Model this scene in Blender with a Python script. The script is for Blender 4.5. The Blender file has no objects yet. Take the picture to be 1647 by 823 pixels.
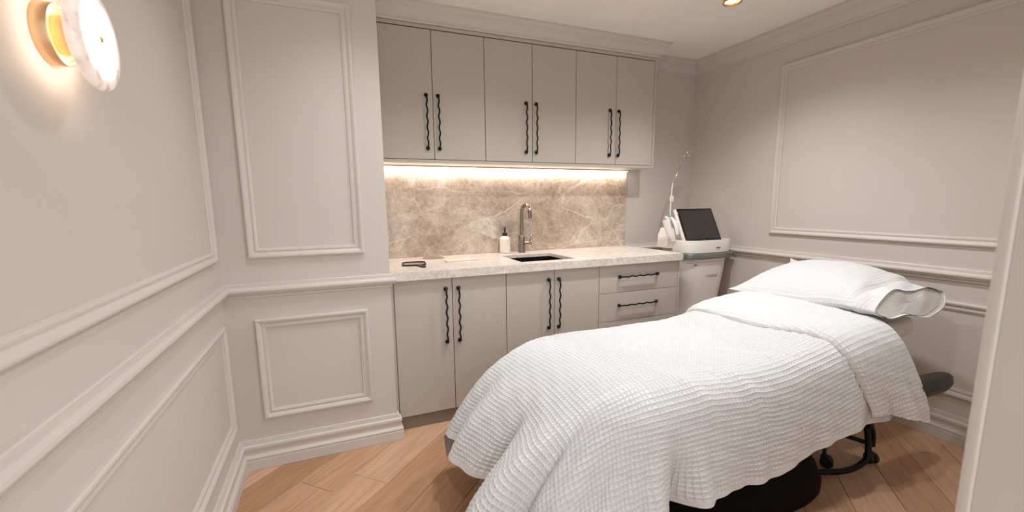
import bpy, bmesh, math, random
import numpy as np
from mathutils import Vector, Matrix
random.seed(7)
PI = math.pi
SC = bpy.context.scene
COL = SC.collection

# ------------------------------------------------------------------ camera
cam_d = bpy.data.cameras.new('camera')
cam = bpy.data.objects.new('camera', cam_d); COL.objects.link(cam); SC.camera = cam
CAMLOC = Vector((0.4748, -2.2769, 1.2573))
yaw, pitch, roll = 0.3913, -0.1497, -0.0108
fw = Vector((math.sin(yaw)*math.cos(pitch), math.cos(yaw)*math.cos(pitch), math.sin(pitch)))
r0 = Vector((math.cos(yaw), -math.sin(yaw), 0)); u0 = r0.cross(fw)
rt = math.cos(roll)*r0 + math.sin(roll)*u0
up = -math.sin(roll)*r0 + math.cos(roll)*u0
M4 = Matrix.Identity(4)
for i in range(3):
    M4[i][0] = rt[i]; M4[i][1] = up[i]; M4[i][2] = -fw[i]; M4[i][3] = CAMLOC[i]
cam.matrix_world = M4
cam_d.sensor_width = 36.0
cam_d.lens = 698.05/1647*36.0
cam_d.shift_y = 20.18/1647
cam_d.clip_start = 0.02
cam_d.dof.use_dof = True
cam_d.dof.focus_distance = 2.4
cam_d.dof.aperture_fstop = 2.8

# ------------------------------------------------------------------ world, exposure, lights
W = bpy.data.worlds.new('hallway_light'); SC.world = W; W.use_nodes = True
W.node_tree.nodes['Background'].inputs[0].default_value = (1.0, 1.0, 1.0, 1)
W.node_tree.nodes['Background'].inputs[1].default_value = 1.2
SC.view_settings.view_transform = 'Standard'
SC.view_settings.look = 'None'
SC.view_settings.gamma = 1.0
SC.view_settings.use_curve_mapping = False
SC.view_settings.exposure = 0.64
SC.cycles.diffuse_bounces = 10; SC.cycles.max_bounces = 14
LAMP_W = 31.0            # each ceiling downlight
LAMP_COL = (.985, 0.99, 1.0)
SPOTS = [(2.53, -0.42, 1.35), (1.50, -0.42, .9), (1.35, -1.45, .72), (2.50, -1.55, .50), (.70, -.60, .42)]  # last two are added out of view to brighten the right and left sides
LED_W = 3.6
SCONCE_W = .20

# ------------------------------------------------------------------ helpers
def link(name, me, mat=None, parent=None, loc=None, rot=None):
    o = bpy.data.objects.new(name, me); COL.objects.link(o)
    if mat is not None: me.materials.append(mat)
    if loc is not None: o.location = loc
    if rot is not None: o.rotation_euler = rot
    if parent is not None: o.parent = parent
    return o

def bmobj(name, bm, mat=None, parent=None, smooth=False, loc=None, rot=None, auto=None):
    bmesh.ops.recalc_face_normals(bm, faces=bm.faces)
    me = bpy.data.meshes.new(name); bm.to_mesh(me); bm.free()
    if smooth:
        me.polygons.foreach_set('use_smooth', [True]*len(me.polygons))
        if auto: me.set_sharp_from_angle(angle=math.radians(auto))
    return link(name, me, mat, parent, loc, rot)

def pymesh(name, verts, faces, mat=None, parent=None, smooth=True, auto=None):
    me = bpy.data.meshes.new(name); me.from_pydata([tuple(v) for v in verts], [], faces); me.update()
    bm = bmesh.new(); bm.from_mesh(me); bmesh.ops.recalc_face_normals(bm, faces=bm.faces); bm.to_mesh(me); bm.free()
    if smooth:
        me.polygons.foreach_set('use_smooth', [True]*len(me.polygons))
        if auto: me.set_sharp_from_angle(angle=math.radians(auto))
    return link(name, me, mat, parent)

def box(bm, x0, x1, y0, y1, z0, z1, bev=0.0, seg=2):
    r = bmesh.ops.create_cube(bm, size=1.0)
    vs = r['verts']
    for v in vs:
        v.co = Vector(((x0+x1)/2+v.co.x*(x1-x0), (y0+y1)/2+v.co.y*(y1-y0), (z0+z1)/2+v.co.z*(z1-z0)))
    if bev > 0:
        es = list({e for v in vs for e in v.link_edges})
        bmesh.ops.bevel(bm, geom=es, offset=bev, segments=seg, profile=0.5, affect='EDGES')
    return vs

def boxo(name, b, mat, parent=None, bev=0.0, seg=2, smooth=False):
    bm = bmesh.new(); box(bm, *b, bev=bev, seg=seg)
    return bmobj(name, bm, mat, parent, smooth=smooth or bev > 0, auto=35 if bev > 0 else None)

def thing(name, label, cat, loc=(0, 0, 0), group=None):
    o = bpy.data.objects.new(name, None); COL.objects.link(o); o.location = loc
    o['label'] = label; o['category'] = cat
    if group: o['group'] = group
    o.empty_display_size = .05
    return o

def tag(o, label, cat, group=None):
    o['label'] = label; o['category'] = cat
    if group: o['group'] = group
    return o

def struct(o): o['kind'] = 'structure'; return o

def adopt(parent, *kids):
    """parent kids that were modelled in world coordinates"""
    for k in kids:
        k.parent = parent
        k.matrix_parent_inverse = Matrix.Translation(-Vector(parent.location))

def sweep(path, closed, profile, mapf, name, mat, parent=None, side=1, auto=28):
    """path: 2D points; profile: (lateral, elevation) pairs; mitred at the corners."""
    n = len(path); P = [Vector(p) for p in path]; offs = []
    for i in range(n):
        if closed or 0 < i < n-1:
            d1 = (P[i]-P[i-1]).normalized(); d2 = (P[(i+1) % n]-P[i]).normalized()
        elif i == 0: d1 = d2 = (P[1]-P[0]).normalized()
        else: d1 = d2 = (P[i]-P[i-1]).normalized()
        n1 = Vector((-d1.y, d1.x))*side; n2 = Vector((-d2.y, d2.x))*side
        m = (n1+n2); m = m/(1+n1.dot(n2)) if (1+n1.dot(n2)) > 1e-4 else n1
        offs.append(m)
    verts = []; k = len(profile)
    for i in range(n):
        for (l, e) in profile:
            q = P[i]+offs[i]*l; verts.append(mapf(q.x, q.y, e))
    faces = []
    rng = n if closed else n-1
    for i in range(rng):
        a = i*k; b = ((i+1) % n)*k
        for j in range(k-1): faces.append((a+j, a+j+1, b+j+1, b+j))
    if not closed:
        faces.append(tuple(range(k))); faces.append(tuple((n-1)*k+j for j in reversed(range(k))))
    return pymesh(name, verts, faces, mat, parent, auto=auto)

def lathe(bm, prof, seg=32, origin=(0, 0, 0), axis='Z', cap=True):
    ox, oy, oz = origin; rings = []
    for (r, h) in prof:
        ring = []
        for i in range(seg):
            a = 2*PI*i/seg
            if axis == 'Z': c = (ox+r*math.cos(a), oy+r*math.sin(a), oz+h)
            elif axis == 'X': c = (ox+h, oy+r*math.cos(a), oz+r*math.sin(a))
            else: c = (ox+r*math.cos(a), oy+h, oz+r*math.sin(a))
            ring.append(bm.verts.new(c))
        rings.append(ring)
    for A, B in zip(rings[:-1], rings[1:]):
        for i in range(seg): bm.faces.new((A[i], A[(i+1) % seg], B[(i+1) % seg], B[i]))
    if cap and prof[0][0] > 1e-5: bm.faces.new(rings[0])
    if cap and prof[-1][0] > 1e-5: bm.faces.new(list(reversed(rings[-1])))
    bmesh.ops.remove_doubles(bm, verts=[v for r in (rings[0], rings[-1]) for v in r], dist=1e-6)

def tube(bm, pts, rad, seg=10, cap=True):
    P = [Vector(p) for p in pts]; n = len(P)
    rads = rad if isinstance(rad, (list, tuple)) else [rad]*n
    t0 = (P[1]-P[0]).normalized(); nrm = t0.orthogonal().normalized(); rings = []
    for i in range(n):
        if i == 0: t = t0
        elif i == n-1: t = (P[i]-P[i-1]).normalized()
        else: t = ((P[i+1]-P[i]).normalized()+(P[i]-P[i-1]).normalized()).normalized()
        nrm = (nrm-t*nrm.dot(t)).normalized(); b = t.cross(nrm)
        rings.append([bm.verts.new(P[i]+(nrm*math.cos(2*PI*j/seg)+b*math.sin(2*PI*j/seg))*rads[i]) for j in range(seg)])
    for A, B in zip(rings[:-1], rings[1:]):
        for j in range(seg): bm.faces.new((A[j], A[(j+1) % seg], B[(j+1) % seg], B[j]))
    if cap: bm.faces.new(list(reversed(rings[0]))); bm.faces.new(rings[-1])

def ball(bm, c, r, seg=12, sc=(1, 1, 1)):
    q = bmesh.ops.create_uvsphere(bm, u_segments=seg, v_segments=max(6, seg*2//3), radius=1)
    for v in q['verts']: v.co = Vector((c[0]+v.co.x*r*sc[0], c[1]+v.co.y*r*sc[1], c[2]+v.co.z*r*sc[2]))

def catmull(pts, sub=8):
    P = [Vector(p) for p in pts]; out = []
    for i in range(len(P)-1):
        a = P[max(i-1, 0)]; b = P[i]; c = P[i+1]; d = P[min(i+2, len(P)-1)]
        for k in range(sub):
            t = k/sub
            out.append(.5*((2*b)+(c-a)*t+(2*a-5*b+4*c-d)*t*t+(3*b-a-3*c+d)*t**3))
    out.append(P[-1]); return out

# ------------------------------------------------------------------ materials
def mat(name, col=(.5, .5, .5), rough=.5, metal=0.0, spec=.5, emis=None, estr=0.0, coat=0.0):
    m = bpy.data.materials.new(name); m.use_nodes = True
    b = m.node_tree.nodes['Principled BSDF']
    b.inputs['Base Color'].default_value = (*col, 1); b.inputs['Roughness'].default_value = rough
    b.inputs['Metallic'].default_value = metal; b.inputs['Specular IOR Level'].default_value = spec
    b.inputs['Coat Weight'].default_value = coat
    if emis: b.inputs['Emission Color'].default_value = (*emis, 1); b.inputs['Emission Strength'].default_value = estr
    return m

class NT:
    def __init__(s, m): s.t = m.node_tree; s.b = s.t.nodes['Principled BSDF']
    def n(s, typ, **kw):
        x = s.t.nodes.new(typ)
        for k, v in kw.items():
            if k in x.inputs.keys() if isinstance(k, str) else False: x.inputs[k].default_value = v
            else: setattr(x, k, v)
        return x
    def l(s, a, b): s.t.links.new(a, b)
    def coord(s, out='Object', scale=(1, 1, 1), rot=(0, 0, 0)):
        c = s.n('ShaderNodeTexCoord'); mp = s.n('ShaderNodeMapping')
        mp.inputs['Scale'].default_value = scale; mp.inputs['Rotation'].default_value = rot
        s.l(c.outputs[out], mp.inputs['Vector']); return mp.outputs[0]
    def noise(s, vec, scale, detail=4, rough=.5, dist=0.0):
        x = s.n('ShaderNodeTexNoise'); x.inputs['Scale'].default_value = scale; x.inputs['Detail'].default_value = detail
        x.inputs['Roughness'].default_value = rough; x.inputs['Distortion'].default_value = dist
        if vec is not None: s.l(vec, x.inputs['Vector'])
        return x
    def ramp(s, fac, stops):
        x = s.n('ShaderNodeValToRGB'); e = x.color_ramp.elements
        while len(e) < len(stops): e.new(.5)
        for el, (p, c) in zip(e, stops): el.position = p; el.color = (*c, 1) if len(c) == 3 else c
        s.l(fac, x.inputs[0]); return x.outputs[0]
    def mix(s, fac, a, b, mode='MIX'):
        x = s.n('ShaderNodeMix'); x.data_type = 'RGBA'; x.blend_type = mode
        if isinstance(fac, float): x.inputs[0].default_value = fac
        else: s.l(fac, x.inputs[0])
        for sock, v in ((x.inputs[6], a), (x.inputs[7], b)):
            if isinstance(v, tuple): sock.default_value = (*v, 1)
            else: s.l(v, sock)
        return x.outputs[2]
    def bump(s, h, strength=.2, dist=.01):
        x = s.n('ShaderNodeBump'); x.inputs['Strength'].default_value = strength; x.inputs['Distance'].default_value = dist
        s.l(h, x.inputs['Height']); s.l(x.outputs[0], s.b.inputs['Normal']); return x

def paint(name, col, rough=.55, bump=.05, scale=900):
    m = mat(name, col, rough, spec=.35); t = NT(m); v = t.coord('Object')
    n = t.noise(v, scale, 2); t.bump(n.outputs[0], bump, .002)
    n2 = t.noise(v, 2.5, 3); c = t.ramp(n2.outputs[0], [(.3, tuple(x*.98 for x in col)), (.7, tuple(min(1, x*1.02) for x in col))])
    t.l(c, t.b.inputs['Base Color']); return m

M_wall = paint('wall_paint', (.60, .562, .520), .6)
M_trim = paint('trim_paint', (.615, .580, .538), .40, .02)
M_ceil = paint('ceiling_paint', (.90, .865, .83), .7)

def laminate():
    col = (.455, .416, .368)
    m = mat('taupe_laminate', col, .42, spec=.4); t = NT(m)
    v = t.coord('Object', (900, 900, 60)); n = t.noise(v, 1.0, 3, .6)
    v2 = t.coord('Object', (60, 60, 900)); n2 = t.noise(v2, 1.0, 3, .6)
    a = t.n('ShaderNodeMath', operation='ADD'); t.l(n.outputs[0], a.inputs[0]); t.l(n2.outputs[0], a.inputs[1])
    c = t.ramp(a.outputs[0], [(.75/2+.2, tuple(x*.95 for x in col)), (1.0, tuple(x*1.10 for x in col))])
    t.l(c, t.b.inputs['Base Color']); t.bump(a.outputs[0], .12, .0006); return m
M_lam = laminate()
M_carc = mat('cabinet_shadow_gap', (.035, .028, .022), .8)
M_kick = mat('kickboard_laminate', (.22, .175, .13), .35, spec=.5)
M_blackmetal = mat('black_metal', (.012, .012, .013), .32, .6, .5)

def marble(name, dark, mid, light, vein, sc=1.0, veinamt=.8, rough=.22):
    m = mat(name, mid, rough, spec=.5); t = NT(m); v = t.coord('Object')
    # large clouds, broken up by fine crackle
    w = t.noise(v, 2.2*sc, 6, .6, .6)
    n1 = t.noise(v, 3.6*sc, 12, .70, .9)
    n2 = t.noise(v, 38*sc, 6, .7, .8)
    base = t.ramp(n1.outputs[0], [(.34, dark), (.50, mid), (.66, light)])
    fine = t.ramp(n2.outputs[0], [(.35, (.72, .72, .72)), (.6, (1.06, 1.06, 1.06))])
    base = t.mix(.95, base, fine, 'MULTIPLY')
    # light veins: distance between warped cells
    dm = t.n('ShaderNodeVectorMath', operation='SCALE'); dm.inputs['Scale'].default_value = .17
    t.l(w.outputs['Color'], dm.inputs[0])
    ad = t.n('ShaderNodeVectorMath', operation='ADD'); t.l(v, ad.inputs[0]); t.l(dm.outputs[0], ad.inputs[1])
    mp = t.n('ShaderNodeMapping'); mp.inputs['Rotation'].default_value = (0, math.radians(-38), 0); mp.inputs['Scale'].default_value = (.8, 1.2, 1.9)
    t.l(ad.outputs[0], mp.inputs['Vector'])
    out = base
    for (s_, wd, am) in ((1.9*sc, .022, veinamt*.9), (3.4*sc, .05, veinamt*.5), (7.0*sc, .05, veinamt*.30)):
        vo = t.n('ShaderNodeTexVoronoi'); vo.feature = 'DISTANCE_TO_EDGE'; vo.inputs['Scale'].default_value = s_
        t.l(mp.outputs[0], vo.inputs['Vector'])
        r = t.ramp(vo.outputs['Distance'], [(0.0, (am,)*3), (wd*.35, (am*.45,)*3), (wd, (0, 0, 0))])
        nn = t.noise(v, 3.1*sc+s_*.3, 3); rr = t.ramp(nn.outputs[0], [(.42, (0, 0, 0)), (.62, (1, 1, 1))])
        f = t.mix(1.0, r, rr, 'MULTIPLY')
        out = t.mix(f, out, vein)
    t.l(out, t.b.inputs['Base Color']); return m
M_splash = marble('taupe_marble', (.36, .275, .21), (.50, .405, .33), (.64, .55, .465), (.80, .73, .65))
M_counter = marble('marble_lit_tone', (.64, .575, .515), (.72, .655, .595), (.79, .73, .675), (.86, .82, .78), 1.3, .4, .28)  # same stone as the splashback; bright light on the worktop put into a paler colour

def wood():
    m = mat('oiled_oak', (.5, .3, .18), .38, spec=.4); t = NT(m)
    oi = t.n('ShaderNodeObjectInfo'); c = t.n('ShaderNodeTexCoord')
    mul = t.n('ShaderNodeMath', operation='MULTIPLY'); mul.inputs[1].default_value = 37.0; t.l(oi.outputs['Random'], mul.inputs[0])
    cb = t.n('ShaderNodeCombineXYZ'); t.l(mul.outputs[0], cb.inputs[0]); t.l(mul.outputs[0], cb.inputs[1])
    ad = t.n('ShaderNodeVectorMath', operation='ADD'); t.l(c.outputs['Object'], ad.inputs[0]); t.l(cb.outputs[0], ad.inputs[1])
    def mp(sc):
        x = t.n('ShaderNodeMapping'); x.inputs['Scale'].default_value = sc; t.l(ad.outputs[0], x.inputs['Vector']); return x.outputs[0]
    g1 = t.noise(mp((1.1, 14, 1)), 1.6, 6, .6, 1.6)
    g2 = t.noise(mp((6, 160, 1)), 1.0, 4, .6)
    base = t.ramp(oi.outputs['Random'], [(0.0, (.46, .262, .150)), (.35, (.57, .350, .222)), (.7, (.64, .415, .285)), (1.0, (.67, .445, .315))])
    k1 = t.ramp(g1.outputs[0], [(.3, (.78, .72, .66)), (.5, (.98, .97, .96)), (.72, (1.1, 1.1, 1.1))])
    k2 = t.ramp(g2.outputs[0], [(.35, (.86, .83, .80)), (.6, (1.04, 1.04, 1.04))])
    o = t.mix(.85, base, k1, 'MULTIPLY'); o = t.mix(.8, o, k2, 'MULTIPLY')
    t.l(o, t.b.inputs['Base Color']); t.bump(g2.outputs[0], .12, .001); return m
M_wood = wood()
M_sub = mat('subfloor', (.06, .035, .02), .9)

def cloth(name, col=(.65, .66, .67)):
    m = mat(name, col, .9, spec=.15); t = NT(m)
    t.b.inputs['Sheen Weight'].default_value = .15
    n = t.noise(t.coord('Object'), 900, 3, .7); t.bump(n.outputs[0], .25, .0012)
    return m
M_duvet = cloth('white_waffle_cotton')
M_plaincloth = cloth('white_plain_cotton', (.72, .71, .695))
M_sheet = cloth('white_fitted_sheet', (.76, .75, .73))
def brushed(name, col, rough, scale):
    m = mat(name, col, rough, 1.0); t = NT(m); n = t.noise(t.coord('Object', scale), 1.0, 3); 
    r = t.ramp(n.outputs[0], [(.3, (rough*.8,)*3), (.7, (rough*1.25,)*3)]); t.l(r, t.b.inputs['Roughness']); return m
M_brass = brushed('brushed_brass', (.80, .55, .33), .36, (900, 20, 20))
M_copper = brushed('brass_downlight', (.72, .40, .17), .25, (20, 20, 600))
M_gun = brushed('gunmetal_tap', (.30, .255, .21), .26, (30, 30, 900))
M_bronze = mat('bronze_plastic', (.025, .018, .012), .35, .3)
M_discmetal = mat('brushed_grommet', (.33, .27, .21), .45, .3)
M_sink = mat('black_sink_composite', (.012, .012, .012), .22, 0, .5)
M_vinyl = mat('black_vinyl', (.0022, .0022, .0022), .55, 0, .08)
M_armv = mat('armrest_vinyl', (.014, .016, .014), .40, 0, .35)
M_blackplastic = mat('black_plastic', (.012, .012, .012), .45)
M_whiteplastic = mat('white_plastic', (.82, .79, .755), .3, 0, .5, coat=.2)
M_bodyplastic = mat('machine_shell', (.80, .77, .73), .32, 0, .5, coat=.2)
M_band = mat('grey_handle_band', (.27, .29, .275), .32, .6)
M_screen = mat('tablet_glass', (.030, .028, .024), .16, 0, .6)
M_bezel = mat('tablet_bezel', (.004, .004, .004), .12, 0, .6)
M_teal = mat('teal_clip', (.25, .55, .55), .4)
M_grey = mat('printed_grey', (.28, .26, .24), .5)
M_steel = mat('hose_steel', (.55, .52, .48), .3, .8)
M_soap = mat('soap_bottle_white', (.83, .77, .69), .32, 0, .5, coat=.3)
M_tray = mat('tray_ceramic', (.80, .73, .66), .35)
M_led = mat('led_strip_glow', (1, 1, 1), .5, emis=(1.0, .87, .76), estr=5.0)
M_lampglow = mat('lamp_glow', (1, 1, 1), .5, emis=(1.0, .88, .72), estr=22.0)
def alabaster():
    m = mat('alabaster', (.86, .80, .74), .35, 0, .5); t = NT(m)
    v = t.coord('Object'); n = t.noise(v, 14, 6, .6, 1.5)
    c = t.ramp(n.outputs[0], [(.30, (.30, .20, .13)), (.40, (.74, .63, .55)), (.52, (.88, .80, .74))])
    t.l(c, t.b.inputs['Base Color'])
    # lit from inside: strongest around the lamp at the centre of the disc, falloff put into the emission
    sx = t.n('ShaderNodeSeparateXYZ'); t.l(v, sx.inputs[0])
    y2 = t.n('ShaderNodeMath', operation='MULTIPLY'); t.l(sx.outputs[1], y2.inputs[0]); t.l(sx.outputs[1], y2.inputs[1])
    z2 = t.n('ShaderNodeMath', operation='MULTIPLY'); t.l(sx.outputs[2], z2.inputs[0]); t.l(sx.outputs[2], z2.inputs[1])
    a = t.n('ShaderNodeMath', operation='ADD'); t.l(y2.outputs[0], a.inputs[0]); t.l(z2.outputs[0], a.inputs[1])
    q = t.n('ShaderNodeMath', operation='SQRT'); t.l(a.outputs[0], q.inputs[0])
    mr = t.n('ShaderNodeMapRange'); mr.inputs['From Min'].default_value = .045; mr.inputs['From Max'].default_value = .082
    mr.inputs['To Min'].default_value = 2.3; mr.inputs['To Max'].default_value = .20; mr.interpolation_type = 'SMOOTHSTEP'
    t.l(q.outputs[0], mr.inputs['Value']); t.l(mr.outputs[0], t.b.inputs['Emission Strength'])
    e = t.mix(.5, c, (1.0, .86, .76)); t.l(e, t.b.inputs['Emission Color']); return m
M_alab = alabaster()

# ------------------------------------------------------------------ dimensions
XR = 3.399; YB = .698; X1 = .7337; H = 2.40; YH = -3.2; CT = .9
YNF = -1.971; YNB = -2.10; XN = 1.35; DOORL = .12

# ------------------------------------------------------------------ floor with planks
floor = struct(boxo('floor', (-.0, XR, YH, YB, -.05, -.012), M_sub))
def clip(poly, x0, x1, y0, y1):
    for ax, lim, sg in ((0, x0, 1), (0, x1, -1), (1, y0, 1), (1, y1, -1)):
        out = []
        for i in range(len(poly)):
            a = poly[i-1]; b = poly[i]; da = (a[ax]-lim)*sg; db = (b[ax]-lim)*sg
            if (da >= 0) != (db >= 0):
                t = da/(da-db); out.append((a[0]+(b[0]-a[0])*t, a[1]+(b[1]-a[1])*t))
            if db >= 0: out.append(b)
        poly = out
        if len(poly) < 3: return []
    return poly
PW = .1905; S2 = math.sqrt(.5); rnd = random.Random(11)
forced = {0: .038, 1: .177}
for k in range(-3, 32):
    q0 = .331+(k)*PW; u = -3.6+rnd.random()*1.2
    cuts = [u]
    while u < 4.5:
        u += 1.55+rnd.random()*.5; cuts.append(u)
    if k in forced:
        j = min(range(len(cuts)), key=lambda i: abs(cuts[i]-forced[k])); sft = forced[k]-cuts[j]; cuts = [c+sft for c in cuts]
    for a, b in zip(cuts[:-1], cuts[1:]):
        g = .0008
        uq = [(a+g, q0+g), (b-g, q0+g), (b-g, q0+PW-g), (a+g, q0+PW-g)]
        xy = [((uu+qq)*S2, (uu-qq)*S2) for uu, qq in uq]
        xy = clip(xy, .001, XR-.001, YH+.001, YB-.001)
        if len(xy) < 3: continue
        cu, cq = (a+b)/2, q0+PW/2; cx, cy = (cu+cq)*S2, (cu-cq)*S2
        R = Matrix.Rotation(-PI/4, 2)
        loc2 = [R @ Vector((x-cx, y-cy)) for x, y in xy]
        bm = bmesh.new()
        fv = [bm.verts.new((p.x, p.y, 0)) for p in loc2]; f = bm.faces.new(fv)
        if f.normal.z < 0 or f.calc_area() < 1e-4:
            f.normal_update()
        ext = bmesh.ops.extrude_face_region(bm, geom=[f])
        for v in [x for x in ext['geom'] if isinstance(x, bmesh.types.BMVert)]: v.co.z = -.010
        topz = [e for e in bm.edges if all(abs(v.co.z) < 1e-6 for v in e.verts)]
        bmesh.ops.bevel(bm, geom=topz, offset=.0012, segments=1, affect='EDGES')
        o = bmobj('plank', bm, M_wood, None, loc=(cx, cy, rnd.uniform(-.0003, 0)), rot=(0, 0, PI/4))
        o.parent = floor

# ------------------------------------------------------------------ walls
wl = struct(boxo('wall_left', (-.1, 0, YH, 0.0, 0, H), M_wall))
wp = struct(boxo('wall_alcove', (-.1, X1, 0, YB, 0, H), M_wall))            # nib wall beside the cabinets
wb = struct(boxo('wall_back', (-.1, XR+.1, YB, YB+.1, 0, H), M_wall))
wr = struct(boxo('wall_right', (XR, XR+.1, YH, YB, 0, H), M_wall))
bm = bmesh.new()
box(bm, XN+.012, XR, YNB, YNF, 0, H); box(bm, 0, DOORL, YNB, YNF, 0, H); box(bm, DOORL, XN+.012, YNB, YNF, 2.1, H)
wf = struct(bmobj('wall_front', bm, M_wall))
ceil = struct(boxo('ceiling', (-.1, XR+.1, YH, YB+.1, H, H+.05), M_ceil))
# door lining of the doorway the picture is taken from, with a rounded stop at its room edge
bm = bmesh.new()
box(bm, XN+.001, XN+.0118, YNB-.08, YNF-.0165, 0, 2.1)
dl = struct(bmobj('door_1', bm, M_wall))
bm = bmesh.new(); box(bm, XN-.004, XN+.0118, YNF-.016, YNF, 0, 2.1, .004, 3)
dj = bmobj('door_lining_bead', bm, M_trim, dl, smooth=True, auto=35)

# trim profiles: (out, z) closed towards the wall
BASE = [(0, .001), (.0285, .001), (.0285, .049), (.0255, .0515), (.0255, .054), (.028, .0565), (.0285, .061), (.0262, .066), (.0205, .070),
        (.0165, .077), (.0158, .086), (.0185, .096), (.0225, .104), (.0235, .112), (.0215, .119), (.0165, .1235), (.0135, .1245), (.0135, .129),
        (.0112, .1295), (.0112, .135), (.0085, .1355), (.0085, .142), (.0065, .144), (0, .144)]
RAIL = [(0, .838), (.008, .838), (.0105, .841), (.0105, .845), (.008, .848), (.011, .851), (.020, .856), (.0285, .864), (.0315, .872), (.0300, .880), (.0245, .8865),
        (.0205, .889), (.0205, .8915), (.0175, .892), (.0175, .8965), (.0145, .897), (.0145, .9025), (.0120, .906), (0, .906)]
CORN = [(0, -.114), (.0085, -.114), (.0105, -.110), (.0105, -.100), (.018, -.097), (.026, -.088), (.036, -.076), (.044, -.060), (.048, -.046),
        (.050, -.036), (.056, -.033), (.0615, -.027), (.068, -.016), (.0745, -.013), (.0745, -.0005), (0, -.0005)]
def FR(w=.046):
    return [(0, 0), (0, .013), (.004, .0175), (.010, .0185), (.016, .0165), (.0215, .0115), (.0245, .0085), (.0275, .0080), (.0295, .0095), (.0335, .0105), (.0375, .0098), (.0405, .0075), (.0445, .0065), (w, .004), (w, 0)]

def run(path, prof, name, z0=0.0, side=-1, mat_=None, parent=None):
    return sweep(path, False, prof, lambda x, y, e: (x, y, z0+e), name, mat_ or M_trim, parent, side=side)
# base boards
struct(run([(0, YNF), (0, 0), (X1, 0), (X1, .030)], BASE, 'baseboard_left'))
struct(run([(2.74, YB), (XR, YB), (XR, YNF)], BASE, 'baseboard_right'))
struct(run([(0, YNF), (0, 0), (X1, 0), (X1, .026)], RAIL, 'trim_1'))
struct(run([(2.722, YB), (XR, YB), (XR, YNF)], RAIL, 'trim_2'))
struct(run([(0, YNF), (0, 0), (X1, 0), (X1, .449)], CORN, 'trim_3', H))
struct(run([(X1+.0005, .4515), (2.7835, .4515), (2.7835, YB-.001)], [(l, e*.0945/.114) for l, e in CORN], 'trim_5', H))
struct(run([(2.7845, YB), (XR, YB), (XR, YNF)], CORN, 'trim_6', H))

def frame(wall, a0, a1, b0, b1, mapf, label=None):
    w = sweep([(a0, b0), (a1, b0), (a1, b1), (a0, b1)], True, FR(), mapf, 'panel_moulding', M_trim, wall, side=1, auto=25)
    return w
lm = lambda a, b, e: (e+.0002, a, b)
for (a0, a1) in ((-1.86, -.088),):
    frame(wl, a0, a1, 1.021, 2.166, lambda a, b, e: (e+.0002, a, b)); frame(wl, a0, a1, .242, .734, lambda a, b, e: (e+.0002, a, b))
frame(wp, .114, .616, 1.0195, 2.166, lambda a, b, e: (a, -e-.0002, b)); frame(wp, .114, .616, .2424, .734, lambda a, b, e: (a, -e-.0002, b))
frame(wr, -1.86, -.088, 1.0215, 2.168, lambda a, b, e: (XR-e-.0002, a, b)); frame(wr, -1.86, -.088, .2424, .734, lambda a, b, e: (XR-e-.0002, a, b))

# ------------------------------------------------------------------ handles
def handle_bm(length, axis, seed=0, amp=.0034):
    """wavy bar: ball bases on the door, bar standing off towards -y; local origin at the first base on the door face."""
    bm = bmesh.new(); n = 60; so = .026; pts = []
    waves = 4.5
    for i in range(n+1):
        t = i/n; s = .010+(length-.020)*t
        w = amp*math.sin(2*PI*waves*t+seed)*min(1, 8*t, 8*(1-t))
        pts.append((s, w, so))
    full = [(0, 0, .008), (0, 0, .016), (.002, 0, .022)]+pts+[(length-.002, 0, .022), (length, 0, .016), (length, 0, .008)]
    conv = (lambda s, w, o: (w, -o, s)) if axis == 'Z' else (lambda s, w, o: (s, -o, w))
    tube(bm, [conv(*p) for p in full], .0050, 8)
    for s in (0, length):
        ball(bm, conv(s, 0, .0105), .0125, 12)
    return bm
HV = None
def handle_mesh(L, axis, seed, amp=.0034):
    bm = handle_bm(L, axis, seed, amp); bmesh.ops.recalc_face_normals(bm, faces=bm.faces)
    me = bpy.data.meshes.new('handle'); bm.to_mesh(me); bm.free(); me.polygons.foreach_set('use_smooth', [True]*len(me.polygons))
    me.materials.append(M_blackmetal); return me
ME_HU = handle_mesh(.311, 'Z', 0); ME_HL = handle_mesh(.302, 'Z', 1.2); ME_HD = handle_mesh(.309, 'X', .5, .0024)

def door(parent, name, x0, x1, y, z0, z1, hx=None, hz=None, hm=None):
    """panel whose front face is y; local origin at its lower left corner"""
    bm = bmesh.new(); box(bm, 0, x1-x0, 0, .018, 0, z1-z0, .0009, 1)
    px, py, pz = parent.location
    d = bmobj(name, bm, M_lam, parent, loc=(x0-px, y-py, z0-pz))
    if hx is not None:
        h = bpy.data.objects.new('handle', hm); COL.objects.link(h); h.parent = d; h.location = (hx-x0, .0005, hz-z0)
    return d

# ------------------------------------------------------------------ wall cabinets
YC = .4555; ZB = 1.528; ZT = 2.284; X2 = 2.7642; dw = .3342; g = .0019
names_u = ['taupe wall cabinet beside the panelled wall, first over the marble splashback',
           'middle taupe wall cabinet, directly above the tap and sink',
           'taupe wall cabinet at the open end, nearest the room corner']
for c in range(3):
    xa = X2-(6-2*c)*dw; xm = xa+dw; xb = xm+dw
    t = thing('wall_cabinet', names_u[c], 'cabinet', ((xa+xb)/2, YC+.1, ZB), 'wall cabinets above the splashback')
    lo = t.location
    b = boxo('body', (xa+.0008-lo[0], xb-.0008-lo[0], YC+.0195-lo[1], YB-.003-lo[1], 0.0, ZT-.001-ZB), M_carc, t)
    hxs = [(1.051, 1.124), (1.7115, 1.786), (2.373, 2.448)][c]
    door(t, 'door', xa+g, xm-g, YC, ZB+.002, ZT-.005, hxs[0], 1.594, ME_HU)
    door(t, 'door', xm+g, xb-g, YC, ZB+.002, ZT-.005, hxs[1], 1.594, ME_HU)
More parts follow.
